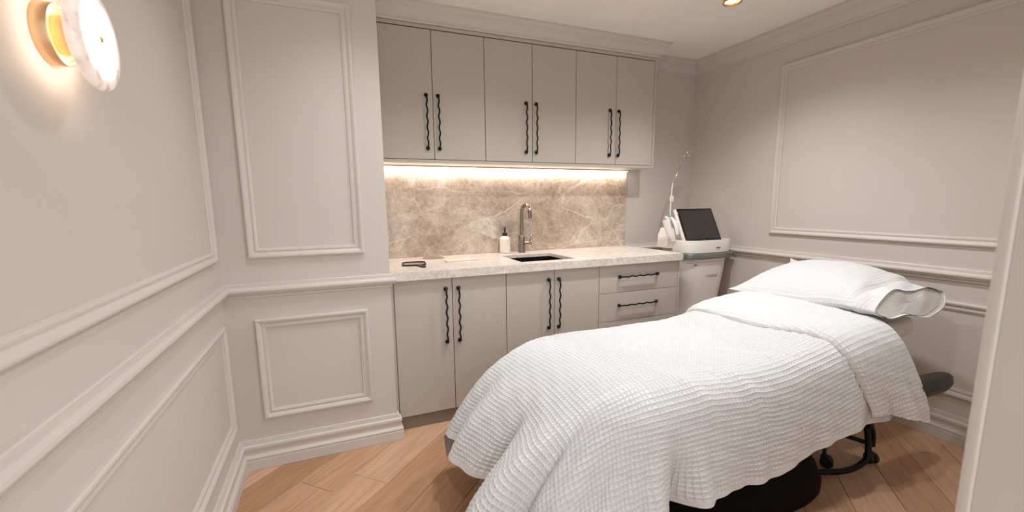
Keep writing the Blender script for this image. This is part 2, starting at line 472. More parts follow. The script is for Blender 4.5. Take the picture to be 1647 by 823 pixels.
# surround of the three: top rail, bottom panel, end panels
t = thing('cabinet_surround', 'taupe frame of top rail, base board and end panels around the wall cabinets', 'cabinet', (1.76, .57, 1.508))
lo = t.location
def sub(x0, x1, y0, y1, z0, z1): return (x0-lo[0], x1-lo[0], y0-lo[1], y1-lo[1], z0-lo[2], z1-lo[2])
boxo('top_rail', sub(X1+.001, X2+.019, YC-.002, YB-.002, ZT+.0005, ZT+.020), M_lam, t, .0008, 1)
boxo('bottom_panel', sub(X1+.001, X2+.019, YC-.002, YB-.021, 1.508, ZB-.001), M_lam, t, .0008, 1)
boxo('end_panel', sub(X2+.0008, X2+.019, YC-.002, YB-.002, ZB-.0005, ZT), M_lam, t, .0008, 1)
boxo('end_panel', sub(X1+.001, X2-6*dw-.0008, YC-.002, YB-.002, ZB-.0005, ZT), M_lam, t, .0008, 1)

# bulkhead between cabinet top and ceiling (behind the cornice)
struct(boxo('trim_4', (X1, 2.7835, YC-.004, YB, ZT+.0215, H-.001), M_trim))

# LED strip
t = thing('led_strip', 'thin glowing strip light under the wall cabinets, against the marble', 'light', (1.72, .66, 1.50))
boxo('channel', (X1+.004-1.72, 2.7-1.72, -.008, .008, -.001, .0075), M_steel, t)
boxo('diffuser', (X1+.006-1.72, 2.698-1.72, -.006, .0065, -.004, -.0015), M_led, t)
ld = bpy.data.lights.new('led_light', 'AREA'); ld.shape = 'RECTANGLE'; ld.size = 1.94; ld.size_y = .012; ld.energy = LED_W; ld.color = (1.0, .87, .76)
lo_ = bpy.data.objects.new('led_light', ld); COL.objects.link(lo_); lo_.location = (1.72, .655, 1.494); lo_.rotation_euler = (math.radians(12), 0, 0)

# ------------------------------------------------------------------ splashback and worktop
sp = boxo('splashback', (X1+.0008, 2.706, YB-.0195, YB-.0005, CT+.0006, 1.5075), M_splash)
tag(sp, 'veined taupe marble splashback slab behind the sink', 'splashback')
SX0, SX1, SY0, SY1 = 1.535, 1.912, .134, .495
XE = 2.7187; YT = .036; ZC = .853
def slab_with_hole():
    xs = [X1+.0015, SX0, SX1, XE]; ys = [YT, SY0, SY1, YB-.001]
    bm = bmesh.new(); V = {}
    for k, z in enumerate((CT-.022, CT)):
        for i, x in enumerate(xs):
            for j, y in enumerate(ys): V[i, j, k] = bm.verts.new((x, y, z))
    for i in range(3):
        for j in range(3):
            if (i, j) == (1, 1): continue
            bm.faces.new([V[i, j, 1], V[i+1, j, 1], V[i+1, j+1, 1], V[i, j+1, 1]])
            bm.faces.new([V[i, j, 0], V[i, j+1, 0], V[i+1, j+1, 0], V[i+1, j, 0]])
    for i in range(3):
        for j, s in ((0, 1), (3, -1)): bm.faces.new([V[i, j, 0], V[i+1, j, 0], V[i+1, j, 1], V[i, j, 1]])
        for ii in (0, 3): bm.faces.new([V[ii, i, 0], V[ii, i+1, 0], V[ii, i+1, 1], V[ii, i, 1]])
    for (a, b) in (((1, 1), (2, 1)), ((2, 1), (2, 2)), ((2, 2), (1, 2)), ((1, 2), (1, 1))):
        bm.faces.new([V[(*a, 0)], V[(*b, 0)], V[(*b, 1)], V[(*a, 1)]])
    bmesh.ops.recalc_face_normals(bm, faces=bm.faces)
    es = [e for e in bm.edges if len(e.link_faces) == 2 and e.calc_face_angle(0) > 1 and min(v.co.z for v in e.verts) > CT-.001]
    bmesh.ops.bevel(bm, geom=es, offset=.0015, segments=2, affect='EDGES')
    return bmobj('worktop', bm, M_counter, smooth=True, auto=35)
wt = slab_with_hole(); tag(wt, 'marble worktop slab, bright light put into its paler colour, running over the base cabinets', 'worktop')
boxo('front_apron', (X1+.0015, XE, YT, YT+.028, ZC+.0005, CT-.022), M_counter, wt)
# sink
t = thing('sink', 'black undermount sink let into the marble worktop', 'sink', ((SX0+SX1)/2, (SY0+SY1)/2, .725))
lo = t.location
bm = bmesh.new()
o_ = .006; a = (SX1-SX0)/2+o_; b_ = (SY1-SY0)/2+o_
rv = []
for (aa, bb, z) in ((a+.012, b_+.012, .1515), (a, b_, .1515), (a, b_, .02), (a-.02, b_-.02, .003)):
    rv.append([bm.verts.new(p) for p in ((-aa, -bb, z), (aa, -bb, z), (aa, bb, z), (-aa, bb, z))])
for A, B in zip(rv[:-1], rv[1:]):
    for i in range(4): bm.faces.new((A[i], A[(i+1) % 4], B[(i+1) % 4], B[i]))
bm.faces.new(rv[-1])
bmesh.ops.bevel(bm, geom=[e for e in bm.edges if abs(e.verts[0].co.z-e.verts[1].co.z) > .05], offset=.02, segments=4, affect='EDGES')
bmobj('basin', bm, M_sink, t, smooth=True, auto=40)
bm = bmesh.new(); lathe(bm, [(.0, .0075), (.03, .0075), (.034, .0055), (.034, .004)], 24); bmobj('drain', bm, M_gun, t, smooth=True, auto=40)

# ------------------------------------------------------------------ base cabinets
YL = .0625; ZK = .078
def base_cab(label, x0, xm, x1, hx, hz):
    t = thing('base_cabinet', label, 'cabinet', ((x0+x1)/2, .3, ZK), 'two-door cabinets under the worktop'); lo = t.location
    boxo('body', (x0+.0008-lo[0], x1-.0008-lo[0], YL+.0195-lo[1], YB-.004-lo[1], .001, (.69 if x0 > 1.3 else ZC-.004)-ZK), M_carc, t)
    door(t, 'door', x0+g, xm-g, YL, ZK, ZC-.003, hx[0], hz, ME_HL)
    door(t, 'door', xm+g, x1-g, YL, ZK, ZC-.003, hx[1], hz, ME_HL)
base_cab('taupe two-door base cabinet next to the panelled wall', .7558, 1.0759, 1.4018, (1.036, 1.109), .487)
base_cab('taupe two-door base cabinet directly below the sink', 1.4018, 1.7231, 2.0493, (1.680, 1.750), .489)
t = thing('drawer_cabinet', 'taupe drawer unit with horizontal black handles at the end of the worktop', 'cabinet', (2.374, .3, ZK)); lo = t.location
boxo('body', (2.0501-lo[0], 2.6989-lo[0], YL+.0195-lo[1], YB-.004-lo[1], .001, ZC-.004-ZK), M_carc, t)
for (z0, z1, hz) in ((.6645, ZC-.003, .770), (.4725, .6615, .5775), (.276, .4695, .385), (ZK, .273, .20)):
    door(t, 'drawer', 2.0493+g, 2.6997-g, YL, z0, z1, 2.2045, hz, ME_HD)
o = boxo('end_panel', (2.7005, 2.7175, YL-.001, YB-.002, .001, ZC-.001), M_lam, None, .0008, 1); tag(o, 'narrow taupe end panel closing the drawer unit beside the white machine', 'panel')
o = boxo('filler_panel', (X1+.001, .7552, YL+.004, YB-.002, .001, ZC-.001), M_lam, None, .0008, 1); tag(o, 'thin taupe filler strip between wall and first base cabinet', 'panel')
o = boxo('kickboard', (.7565, 2.6995, .072, .088, .0015, ZK-.001), M_kick); tag(o, 'dark taupe kickboard along the floor under the base cabinets', 'kickboard')

# ------------------------------------------------------------------ things on the worktop
# soap bottle
t = thing('soap_dispenser', 'white pump bottle with black top standing left of the tap', 'bottle', (1.622, .632, CT+.0006)); t.scale = (1.14, 1.14, 1.10)
bm = bmesh.new()
lathe(bm, [(0, 0), (.029, 0), (.0325, .003), (.0335, .008), (.0335, .088), (.0320, .096), (.027, .104), (.019, .109), (.0135, .111), (.0135, .116), (0, .116)], 32)
bmobj('bottle', bm, M_soap, t, smooth=True, auto=50)
bm = bmesh.new(); lathe(bm, [(0, .1135), (.0148, .1135), (.0150, .115), (.0150, .131), (.0140, .1325), (.006, .133), (.0055, .140), (0, .140)], 24)
for i in range(18):
    a = 2*PI*i/18; box(bm, .0148*math.cos(a)-.0006, .0148*math.cos(a)+.0006, .0148*math.sin(a)-.0006, .0148*math.sin(a)+.0006, .116, .130)
bmobj('collar', bm, M_blackplastic, t, smooth=True, auto=40)
bm = bmesh.new(); lathe(bm, [(0, .139), (.0055, .139), (.0062, .146), (.0072, .160), (.0072, .168), (.006, .171), (0, .1715)], 20)
tube(bm, catmull([(0, 0, .164), (-.006, -.010, .165), (-.012, -.022, .163), (-.016, -.030, .158)], 4), [.0045]*13, 8)
bmobj('pump', bm, M_blackplastic, t, smooth=True, auto=50)
# tap
t = thing('tap', 'tall gunmetal gooseneck mixer tap behind the sink', 'tap', (1.742, .603, CT+.0006))
bm = bmesh.new(); lathe(bm, [(0, 0), (.0265, 0), (.0265, .004), (.0235, .006), (.0225, .010), (.0225, .122), (.0205, .1245), (0, .1245)], 32)
bmobj('body', bm, M_gun, t, smooth=True, auto=40)
pts = [(0, 0, .120), (0, 0, .18), (0, 0, .235), (0, -.004, .275)]
R_ = .062
for i in range(0, 15):
    a = PI-(PI*1.07)*i/14
    pts.append((.010*(i/14), -R_-R_*math.cos(a), .280+R_*math.sin(a)))
pts.append((.011, -2*R_-.004+.002, .250)); pts = pts[:3]+pts[4:]
bm = bmesh.new(); tube(bm, pts, .0128, 16); bmobj('spout', bm, M_gun, t, smooth=True, auto=50)
bm = bmesh.new()
lathe(bm, [(0, .018), (.0135, .018), (.0135, .044), (.0118, .0445), (.0118, .046), (.0135, .0465), (.0135, .074), (.012, .076), (0, .076)], 24, (0, 0, .068), 'X')
bmobj('mixer_barrel', bm, M_gun, t, smooth=True, auto=40)
bm = bmesh.new(); tube(bm, [(.066, 0, .078), (.068, -.001, .090), (.077, -.004, .142)], [.0042, .0038, .0034], 10); ball(bm, (.077, -.004, .142), .0034, 8)
bmobj('lever', bm, M_gun, t, smooth=True)
# round metal disc
t = thing('power_grommet', 'flat round brushed metal cover set on the worktop left of the tray', 'grommet', (1.088, .580, CT+.0006))
bm = bmesh.new(); lathe(bm, [(0, 0), (.071, 0), (.072, .0012), (.070, .0028), (.066, .0032), (0, .0032)], 48); bmobj('cover', bm, M_discmetal, t)
bm = bmesh.new(); lathe(bm, [(.058, .0033), (.0605, .0040), (.063, .0033)], 48, cap=False); bmobj('rim', bm, M_discmetal, t, smooth=True)
# tray
t = thing('tray', 'small low white rectangular tray lying between metal disc and sink', 'tray', (1.222, .366, CT+.0006))
bm = bmesh.new(); box(bm, -.107, .107, -.030, .030, 0, .0045, .002, 2)
for b in ((-.107, .107, -.030, -.026), (-.107, .107, .026, .030), (-.107, -.103, -.030, .030), (.103, .107, -.030, .030)): box(bm, *b, .003, .0085, .001, 1)
bmobj('dish', bm, M_tray, t, smooth=True, auto=35)
t.rotation_euler = (0, 0, math.radians(4))
# hand mirror lying face up
t = thing('hand_mirror', 'dark bronze rounded square hand mirror lying face up near the worktop edge', 'mirror', (.915, .330, CT+.0006)); t.rotation_euler = (0, 0, math.radians(-8))
def rrect(cx, cy, hx, hy, r, n=6):
    out = []
    for (sx, sy, a0) in ((1, 1, 0), (-1, 1, PI/2), (-1, -1, PI), (1, -1, 3*PI/2)):
        for i in range(n+1):
            a = a0+PI/2*i/n; out.append((cx+sx*(hx-r)+r*math.cos(a), cy+sy*(hy-r)+r*math.sin(a)))
    return out
OUT = rrect(0, 0, .070, .078, .035); INN = rrect(0, 0, .060, .068, .027); n = len(OUT)
vs = [(x, y, .001) for x, y in OUT]+[(x, y, .008) for x, y in OUT]+[(x, y, .008) for x, y in INN]+[(x, y, .0035) for x, y in INN]
fs = []
for L in range(3):
    for i in range(n): fs.append((L*n+i, L*n+(i+1) % n, (L+1)*n+(i+1) % n, (L+1)*n+i))
fs.append(tuple(range(n))); pymesh('mirror_frame', vs, fs, M_bronze, t, auto=40)
M_mirror = mat('mirror_glass', (.85, .83, .80), .12, 1.0)
bm = bmesh.new(); bm.faces.new([bm.verts.new((x*.995, y*.995, .0042)) for x, y in INN]); bmobj('mirror_glass', bm, M_mirror, t)
bm = bmesh.new(); vs = box(bm, -.013, .013, -.165, -.070, .0010, .0078, .003, 2)
o = bmobj('mirror_handle', bm, M_bronze, t, smooth=True, auto=35); o.rotation_euler = (0, 0, math.radians(18))

# ------------------------------------------------------------------ wall sconce
t = thing('wall_sconce', 'round wall lamp with glowing veined alabaster disc on a brass mount', 'wall lamp', (0, -1.129, 1.583))
bm = bmesh.new(); lathe(bm, [(0, .0006), (.0555, .0006), (.0555, .0235), (.0545, .0255), (.0500, .0262), (.0475, .0250), (.0460, .0215), (0, .0215)], 64, axis='X')
bmobj('mount', bm, M_brass, t, smooth=True, auto=35)
bm = bmesh.new(); lathe(bm, [(0, .0215), (.0360, .0215), (.0360, .060), (0, .060)], 48, axis='X'); bmobj('neck', bm, M_brass, t, smooth=True, auto=35)
bm = bmesh.new(); lathe(bm, [(.0, .0555), (.070, .0555), (.083, .0575), (.092, .0625), (.0955, .068), (.0950, .0735), (.0905, .0775), (.083, .0795), (.006, .0800)], 96, axis='X')
bmobj('alabaster_disc', bm, M_alab, t, smooth=True, auto=60)
bm = bmesh.new(); lathe(bm, [(0, .0795), (.0062, .0795), (.0062, .0822), (.004, .0835), (0, .0838)], 20, axis='X'); bmobj('finial', bm, M_brass, t, smooth=True)
sl = bpy.data.lights.new('sconce_light', 'AREA'); sl.shape = 'DISK'; sl.size = .15; sl.energy = SCONCE_W; sl.color = (1.0, .80, .62)
so_ = bpy.data.objects.new('sconce_light', sl); COL.objects.link(so_); so_.location = (.0545, -1.129, 1.583); so_.rotation_euler = (0, math.radians(90), 0)

# ------------------------------------------------------------------ ceiling downlights
lbl = {0: 'brass cylinder downlight on the ceiling above the white machine'}
others = ['brass cylinder downlight on the ceiling above the sink', 'brass cylinder downlight on the ceiling above the foot of the bed', 'added downlight out of view above the pillow, brightening the right side', 'added downlight out of view near the panelled nib wall, brightening the left side']
for i, (x, y, k) in enumerate(SPOTS):
    t = thing('ceiling_downlight', lbl.get(i, others[i-1]), 'ceiling light', (x, y, H), 'brass ceiling downlights')
    bm = bmesh.new(); lathe(bm, [(.047, -.001), (.047, -.0985), (.0455, -.1), (.0425, -.1), (.0405, -.097), (.038, -.080), (.0, -.080)], 48)
    bmobj('housing', bm, M_copper, t, smooth=True, auto=35)
    bm = bmesh.new(); lathe(bm, [(0, -.0835), (.034, -.0835), (.036, -.081), (0, -.081)], 32); bmobj('lens', bm, M_lampglow, t, smooth=True, auto=40)
    l = bpy.data.lights.new('downlight', 'SPOT'); l.energy = LAMP_W*k; l.color = LAMP_COL; l.spot_size = math.radians(143); l.spot_blend = 1.0; l.shadow_soft_size = .034
    lo2 = bpy.data.objects.new('downlight', l); COL.objects.link(lo2); lo2.location = (x, y, H-.102)

# ------------------------------------------------------------------ laser machine
MC = Vector((3.10, .385, 0))
t = thing('treatment_machine', 'white rolling skin treatment machine with tilted black screen in the corner', 'machine', MC)
def superring(cx, cy, hx, hy, z, e=3.4, n=56, tz=0.0):
    out = []
    for i in range(n):
        a = 2*PI*i/n; c, s = math.cos(a), math.sin(a)
        out.append((cx+hx*math.copysign(abs(c)**(2/e), c), cy+hy*math.copysign(abs(s)**(2/e), s), z))
    return out
def loft(name, rings, m, parent, cap0=True, cap1=True, auto=40):
    vs = [v for r in rings for v in r]; n = len(rings[0]); fs = []
    for k in range(len(rings)-1):
        for i in range(n): fs.append((k*n+i, k*n+(i+1) % n, (k+1)*n+(i+1) % n, (k+1)*n+i))
    if cap0: fs.append(tuple(range(n)))
    if cap1: fs.append(tuple((len(rings)-1)*n+i for i in range(n)))
    return pymesh(name, vs, fs, m, parent, auto=auto)
sh = [(.03, .20, .235), (.10, .205, .24), (.20, .195, .232), (.32, .172, .222), (.43, .166, .216), (.52, .176, .220), (.62, .196, .228), (.72, .212, .236), (.80, .222, .241), (.826, .224, .242), (.830, .220, .238)]
loft('column', [superring(0, 0, a, b, z, 3.6) for z, a, b in sh], M_bodyplastic, t)
loft('top_housing', [superring(0, -.075, a, b-.075, z, 4.0) for z, a, b in ((.872, .224, .246), (.876, .231, .252), (.960, .236, .256), (.968, .234, .254), (.968, .222, .243), (.945, .219, .240))], M_whiteplastic, t)
# handle band
loft('handle_band', [superring(0, -.078, a, b-.075, z, 4.0) for z, a, b in ((.834, .219, .240), (.834, .232, .256), (.838, .236, .260), (.866, .238, .262), (.870, .235, .259), (.871, .222, .245))], M_band, t)
bm = bmesh.new(); box(bm, .228, .262, -.215, -.160, .842, .866, .006, 3); bmobj('side_grip', bm, M_band, t, smooth=True, auto=40)
# panel seam lines and marks on the column
def on_front(x, z, lift=.0006):   # world-y of the column front at local x, height z
    a = np.interp(z, [s[0] for s in sh], [s[1] for s in sh]); b = np.interp(z, [s[0] for s in sh], [s[2] for s in sh])
    return -b*(1-min(.999, abs(x/a))**3.6)**(1/3.6)-lift
bm = bmesh.new(); tube(bm, [(x, on_front(x, .806-.010*(abs(x)/.2)**2, -.0008), .806-.010*(abs(x)/.2)**2) for x in np.linspace(-.19, .19, 30)], .0016, 6); bmobj('seam', bm, M_grey, t, smooth=True)
bm = bmesh.new(); box(bm, -.152, -.118, on_front(-.135, .786)-.001, on_front(-.135, .786)+.004, .783, .790); bmobj('badge', bm, M_blackplastic, t)
bm = bmesh.new(); box(bm, .028, .064, -.2575, -.252, .909, .9145); bmobj('badge', bm, M_blackplastic, t)
# lettering on the column
cu = bpy.data.curves.new('lettering', 'FONT'); cu.body = 'CYNOSURE'; cu.size = .034; cu.extrude = .0006; cu.space_character = 1.02; cu.align_x = 'CENTER'
tmp = bpy.data.objects.new('lettering', cu); COL.objects.link(tmp)
dg = bpy.context.evaluated_depsgraph_get(); me = bpy.data.meshes.new_from_object(tmp.evaluated_get(dg)); bpy.data.objects.remove(tmp)
for v in me.vertices:
    x, y, zz = v.co; X = .018+x*.64; Z = .683+y*1.0
    v.co = (X, on_front(X, Z, .0004)-zz, Z)
me.materials.clear(); link('lettering', me, mat('lettering_grey', (.36, .34, .31), .35, .4), t)
# tablet
tb0 = Vector((0.006, -.156, .955)); ang = math.atan2(.122, .245)
Rt = Matrix.Translation(tb0) @ Matrix.Rotation(-ang, 4, 'X')
def tilt(name, b, m, bev, yoff=0):
    bm = bmesh.new(); box(bm, *b, bev=bev, seg=3); bmesh.ops.transform(bm, matrix=Rt, verts=bm.verts); return bmobj(name, bm, m, t, smooth=True, auto=40)
tilt('tablet_case', (-.182, .182, .004, .036, -.006, .276), M_whiteplastic, .008)
tilt('tablet_bezel', (-.178, .178, -.003, .0038, 0, .272), M_bezel, .003)
tilt('tablet_screen', (-.160, .160, -.0036, -.0028, .018, .255), M_screen, .0002)
tilt('power_light', (-.012, .010, -.0038, -.003, .0055, .0075), M_teal, .0002)
bm = bmesh.new(); box(bm, -.10, .10, -.10, .12, .940, .99, .012, 3); bmobj('tablet_foot', bm, M_whiteplastic, t, smooth=True, auto=40)
# handpiece cradle, handpieces, cable
bm = bmesh.new()
for z, a, b in ():
    pass
pr = [(-.255, -.015, .905), (-.150, -.015, .905), (-.160, -.015, .985), (-.185, -.015, 1.05), (-.225, -.015, 1.055), (-.240, -.015, 1.0)]
f0 = [bm.verts.new((x, -.045, z)) for x, y, z in pr]; f1 = [bm.verts.new((x, .075, z)) for x, y, z in pr]
bm.faces.new(f0); bm.faces.new(list(reversed(f1)))
for i in range(len(pr)): bm.faces.new((f0[i], f0[(i+1) % len(pr)], f1[(i+1) % len(pr)], f1[i]))
bmesh.ops.bevel(bm, geom=list(bm.edges), offset=.007, segments=3, affect='EDGES'); bmobj('handpiece_cradle', bm, M_whiteplastic, t, smooth=True, auto=45)
boxo('cradle_shelf', (-.262, -.100, -.075, .085, .9015, .912), M_whiteplastic, t, .003, 2)
bm = bmesh.new(); tube(bm, catmull([(-.285, -.075, 1.125), (-.280, -.077, 1.118), (-.262, -.085, 1.05), (-.238, -.095, .985), (-.228, -.098, .955)], 4), [.013, .019, .0245, .026]+[.0265]*5+[.025]*4+[.020]*3+[.013], 18)
o = bmobj('handpiece', bm, M_whiteplastic, t, smooth=True, auto=50); o.location.x = -.022
bm = bmesh.new(); ball(bm, (-.3085, -.0745, 1.128), .0095, 12, (1, 1, .45)); bmobj('handpiece_tip', bm, M_grey, t, smooth=True)
bm = bmesh.new(); tube(bm, catmull([(-.188, .0, 1.135), (-.186, -.03, 1.11), (-.180, -.055, 1.06), (-.172, -.062, 1.0)], 4), [.006, .008, .010, .012, .013]+[.014]*8, 14); bmobj('handpiece', bm, M_whiteplastic, t, smooth=True)
bm = bmesh.new(); tube(bm, catmull([(-.188, -.002, 1.150), (-.188, 0, 1.14), (-.187, -.01, 1.128)], 3), .0085, 10); bmobj('handpiece_ring', bm, M_teal, t, smooth=True)
bm = bmesh.new(); tube(bm, catmull([(-.228, -.098, .958), (-.222, -.104, .93), (-.214, -.112, .905), (-.205, -.125, .90), (-.20, -.12, .93), (-.19, -.10, .96)], 6), .005, 8); bmobj('cable', bm, M_whiteplastic, t, smooth=True)
# hose arm with coil
bm = bmesh.new(); tube(bm, catmull([(-.140, .06, .95), (-.140, .06, 1.20), (-.136, .06, 1.33), (-.128, .058, 1.40)], 6), .0050, 10); bmobj('hose_pole', bm, M_whiteplastic, t, smooth=True)
bm = bmesh.new(); box(bm, -.146, -.122, .048, .070, 1.255, 1.300, .003, 2); bmobj('pole_clip', bm, M_whiteplastic, t, smooth=True, auto=35)
bm = bmesh.new(); tube(bm, [(-.128, .058, 1.40), (-.112, .054, 1.44), (-.070, .042, 1.532)], .0042, 8)
hx = [(-.070, .042, 1.532)]
for i in range(44):
    a = PI*1.35-2*PI*i/15.5; k = i/44
    hx.append((-.068+.028*k+.018*math.cos(a)+.004, .040-.06*k+.016*math.sin(a)*.3, 1.560+.075*k+.018*math.sin(a)))
tube(bm, hx, .0042, 8); bmobj('hose_coil', bm, M_steel, t, smooth=True)
# castors under the machine
for sx in (-.15, .15):
    for sy in (-.17, .17):
        bm = bmesh.new(); lathe(bm, [(0, -.010), (.020, -.010), (.024, -.006), (.024, .006), (.020, .010), (0, .010)], 20, (sx, sy, .0245), 'X'); box(bm, sx-.006, sx+.006, sy-.006, sy+.006, .026, .05)
        bmobj('castor', bm, M_blackplastic, t, smooth=True, auto=40)

# ------------------------------------------------------------------ duvet
def smooth(e0, e1, x):
    t = np.clip((x-e0)/(e1-e0), 0, 1); return t*t*(3-2*t)
XF, XH, YN, YF = 1.42, 2.74, -1.12, -.55
def prof_arr(pts):
    p = np.array(pts); 
    tt = np.linspace(0, 1, 200); s = np.linspace(0, 1, len(p))
    # smooth the polyline by Catmull sampling
    c = np.array([tuple(v) for v in catmull([(a, b, 0) for a, b in pts], 12)])[:, :2]
    L = np.concatenate([[0], np.cumsum(np.hypot(*np.diff(c, axis=0).T))]); return L, c
FOOT = prof_arr([(0, 0), (.09, .006), (.21, .043), (.33, .12), (.44, .235), (.525, .355), (.565, .45), (.61, .62), (.65, .82)])
SIDE = prof_arr([(0, 0), (.055, .010), (.100, .046), (.125, .100), (.148, .19), (.168, .30), (.190, .44), (.225, .65), (.26, .85)])
def pev(P, d):
    L, c = P; return np.interp(d, L, c[:, 0]), np.interp(d, L, c[:, 1])
TX = ([1.0, 1.33, 1.55, 1.8, 2.05, 2.25, 2.45, 2.75, 3.2], [.612, .614, .616, .609, .612, .634, .668, .700, .76])
def topz(x, y):
    return np.interp(x, *TX)+.022*(1-((y-(YN+YF)/2)/.40)**2)
FOLDS = [  # (place along the hem, width, amount, start depth)
    (-1.15, .05, -.025, .25), (-1.02, .06, .03, .25), (-.81, .05, -.12, .30), (-.64, .095, .105, .24), (-.36, .10, .05, .2), (-.10, .12, .075, .22), (.045, .038, .075, .22), (.130, .042, -.115, .16),
    (.225, .03, .035, .22), (.30, .05, .012, .2), (.42, .035, -.014, .2), (.50, .04, .012, .2), (.62, .05, .006, .2), (.78, .04, -.012, .22), (.86, .04, .010, .2), (1.0, .06, .010, .2), (1.12, .03, -.02, .2), (1.22, .04, .012, .2)]
def cloth_pos(U, V, off=0.0, hs=1.0):
    """U along the bed (metres, in sheet space), V across; returns xyz arrays"""
    ox = np.maximum(XF-U, 0); oyn = np.maximum(YN-V, 0); oyf = np.maximum(V-YF, 0); oy = oyn+oyf
    sg = np.where(oyf > 0, 1.0, -1.0)
    bx = np.maximum(U, XF); by = np.clip(V, YN, YF)
    d = np.sqrt(ox**2+oy**2); th = np.arctan2(ox, oy+1e-9)          # 0 side, pi/2 foot
    fo, fd = pev(FOOT, d); so, sd = pev(SIDE, d)
    w = np.sin(th)**2
    drop = fd*w+sd*(1-w)
    s_ = np.abs(np.sin(th))**.72; c_ = np.abs(np.cos(th))**.72
    s_ = np.where(ox > 0, s_, 0); c_ = np.where(oy > 0, c_, 0)
    x = bx-fo*s_*np.where(oy > 0, 1, 1); y = by+sg*so*c_
    z = topz(bx, by+sg*so*c_*.5)-drop
    # folds
    Pn = np.where(ox <= 0, bx-1.33, np.where(oyn > 0, .09-th*(.72/(PI/2)), -.63-(by-YN)))
    amp = np.zeros_like(x)
    for (p, wd, a, st) in FOLDS:
        amp += a*np.exp(-((Pn-p)/wd)**2)*smooth(st, st+.33+.12*(abs(a) > .07), d)
    amp += .003*np.sin(Pn*31+1.3)*smooth(.2, .5, d)+.002*np.sin(Pn*60+U*9)*smooth(.15, .5, d)
    amp = np.where((oyf > 0) & (oyn <= 0) & (ox <= 0), .01*np.sin(bx*14)*smooth(.15, .5, d), amp)
    nx = -np.sin(th)*(ox > 0); ny = sg*np.cos(th)*(oy > 0)
    x = x+nx*amp; y = y+ny*amp
    # soft puckers and lumps on the top
    z = z+.0045*np.sin(U*5.1+V*3)*np.cos(V*7.3-U*2)+.003*np.sin(U*13+V*9)*np.sin(V*11)
    for (cx, cy, ang_, ln, wd, a) in ((2.03, -1.08, -.75, .16, .022, .004), (2.10, -1.13, -.8, .14, .022, -.003), (1.62, -1.22, -1.2, .15, .03, .006), (1.86, -1.28, -1.25, .14, .025, .007), (1.75, -1.2, -1.1, .10, .02, -.003)):
        du = (U-cx); dv = (V-cy); l_ = du*math.cos(ang_)+dv*math.sin(ang_); q_ = -du*math.sin(ang_)+dv*math.cos(ang_)
        z = z+a*np.exp(-(l_/ln)**2-(q_/wd)**2)
    return x, y, z
def grid_normals(x, y, z):
    P = np.stack([x, y, z], -1); du = np.gradient(P, axis=0); dv = np.gradient(P, axis=1)
    n = np.cross(du, dv); n /= np.linalg.norm(n, axis=-1, keepdims=True)+1e-9; return P, n
def grid_mesh(name, P, m, parent, flip=False, closed_v=False):
    nu, nv = P.shape[:2]; me = bpy.data.meshes.new(name)
    idx = np.arange(nu*nv).reshape(nu, nv)
    if closed_v: idx = np.concatenate([idx, idx[:, :1]], 1)
    q = np.stack([idx[:-1, :-1], idx[1:, :-1], idx[1:, 1:], idx[:-1, 1:]], -1).reshape(-1, 4)
    if flip: q = q[:, ::-1]
    me.vertices.add(nu*nv); me.vertices.foreach_set('co', P.reshape(-1).astype(np.float32))
    me.loops.add(q.size); me.loops.foreach_set('vertex_index', q.reshape(-1).astype(np.int32))
    me.polygons.add(len(q)); me.polygons.foreach_set('loop_start', (np.arange(len(q))*4).astype(np.int32)); me.polygons.foreach_set('loop_total', np.full(len(q), 4, np.int32))
    me.polygons.foreach_set('use_smooth', np.ones(len(q), bool)); me.update(calc_edges=True); me.validate()
    return link(name, me, m, parent)
def waffle(a, b, pitch, depth, fa=1.0, fb=.7):
    """raised threads around sunken square cells"""
    ta = np.exp(-(np.sin(PI*a/pitch)/.44)**2); tb = np.exp(-(np.sin(PI*b/pitch)/.44)**2)
    return depth*(np.maximum(ta*fa, tb*fb)+.25*ta*tb-.5)
PITCH = .0168
def duvet_part(name, u0, u1, v0f, v1f, nu, nv, m, parent, off=0.0, waf=.0074, hemfun=None, edge=.03, flip=False, post=None, hem=(.012, .035)):
    s = np.linspace(0, 1, nu)[:, None]*np.ones((1, nv)); r = np.linspace(0, 1, nv)[None, :]*np.ones((nu, 1))
    U = u0(r)+(u1(r)-u0(r))*s; V = v0f(U)+(v1f(U)-v0f(U))*r
    x, y, z = cloth_pos(U, V)
    P, N = grid_normals(x, y, z)
    if flip: N = -N
    # distance to sheet edges, for the plain hem
    de = np.minimum(np.minimum(np.abs(U-u0(r)), np.abs(U-u1(r))), np.minimum(V-v0f(U), v1f(U)-V))
    N = N*np.where(N[..., 2:3].mean() < 0, -1, 1)
    q_ = smooth(-.05, .15, np.maximum(XF-U, 0)-np.maximum(YN-V, 0))
    h = waffle(U+.006*np.sin(V*8), V+.006*np.sin(U*7), PITCH, waf, 1-.45*q_, .55+.45*q_)*smooth(hem[0], hem[1], de)
    h = h+.0012*np.sin(U*57+V*31)*np.sin(V*63-U*23)
    if callable(off): h = h+off(s, r, U, V)
    else: h = h+off
    P = P+N*h[..., None]
    if post is not None: P = post(P, s, r, U, V)
    return grid_mesh(name, P, m, parent), (U, V)
t = thing('duvet', 'white waffle-weave duvet draped over the treatment bed, hanging to the floor at its foot', 'duvet', (1.8, -.85, 0))
UO = XF-.72
def u_foot(r):
    V = -1.635+1.505*r
    return UO+.05*np.exp(-((V+1.04)/.16)**2)+.03*smooth(-1.1, -.7, V)-.05*smooth(-1.25, -1.45, V)+0*r            # foot hem in sheet space
v_near = lambda U: YN-.445+.045*smooth(1.5, 2.1, U)-.09*smooth(1.45, 1.1, U)+.012*np.sin(U*9)
v_far = lambda U: YF+.42+0*U
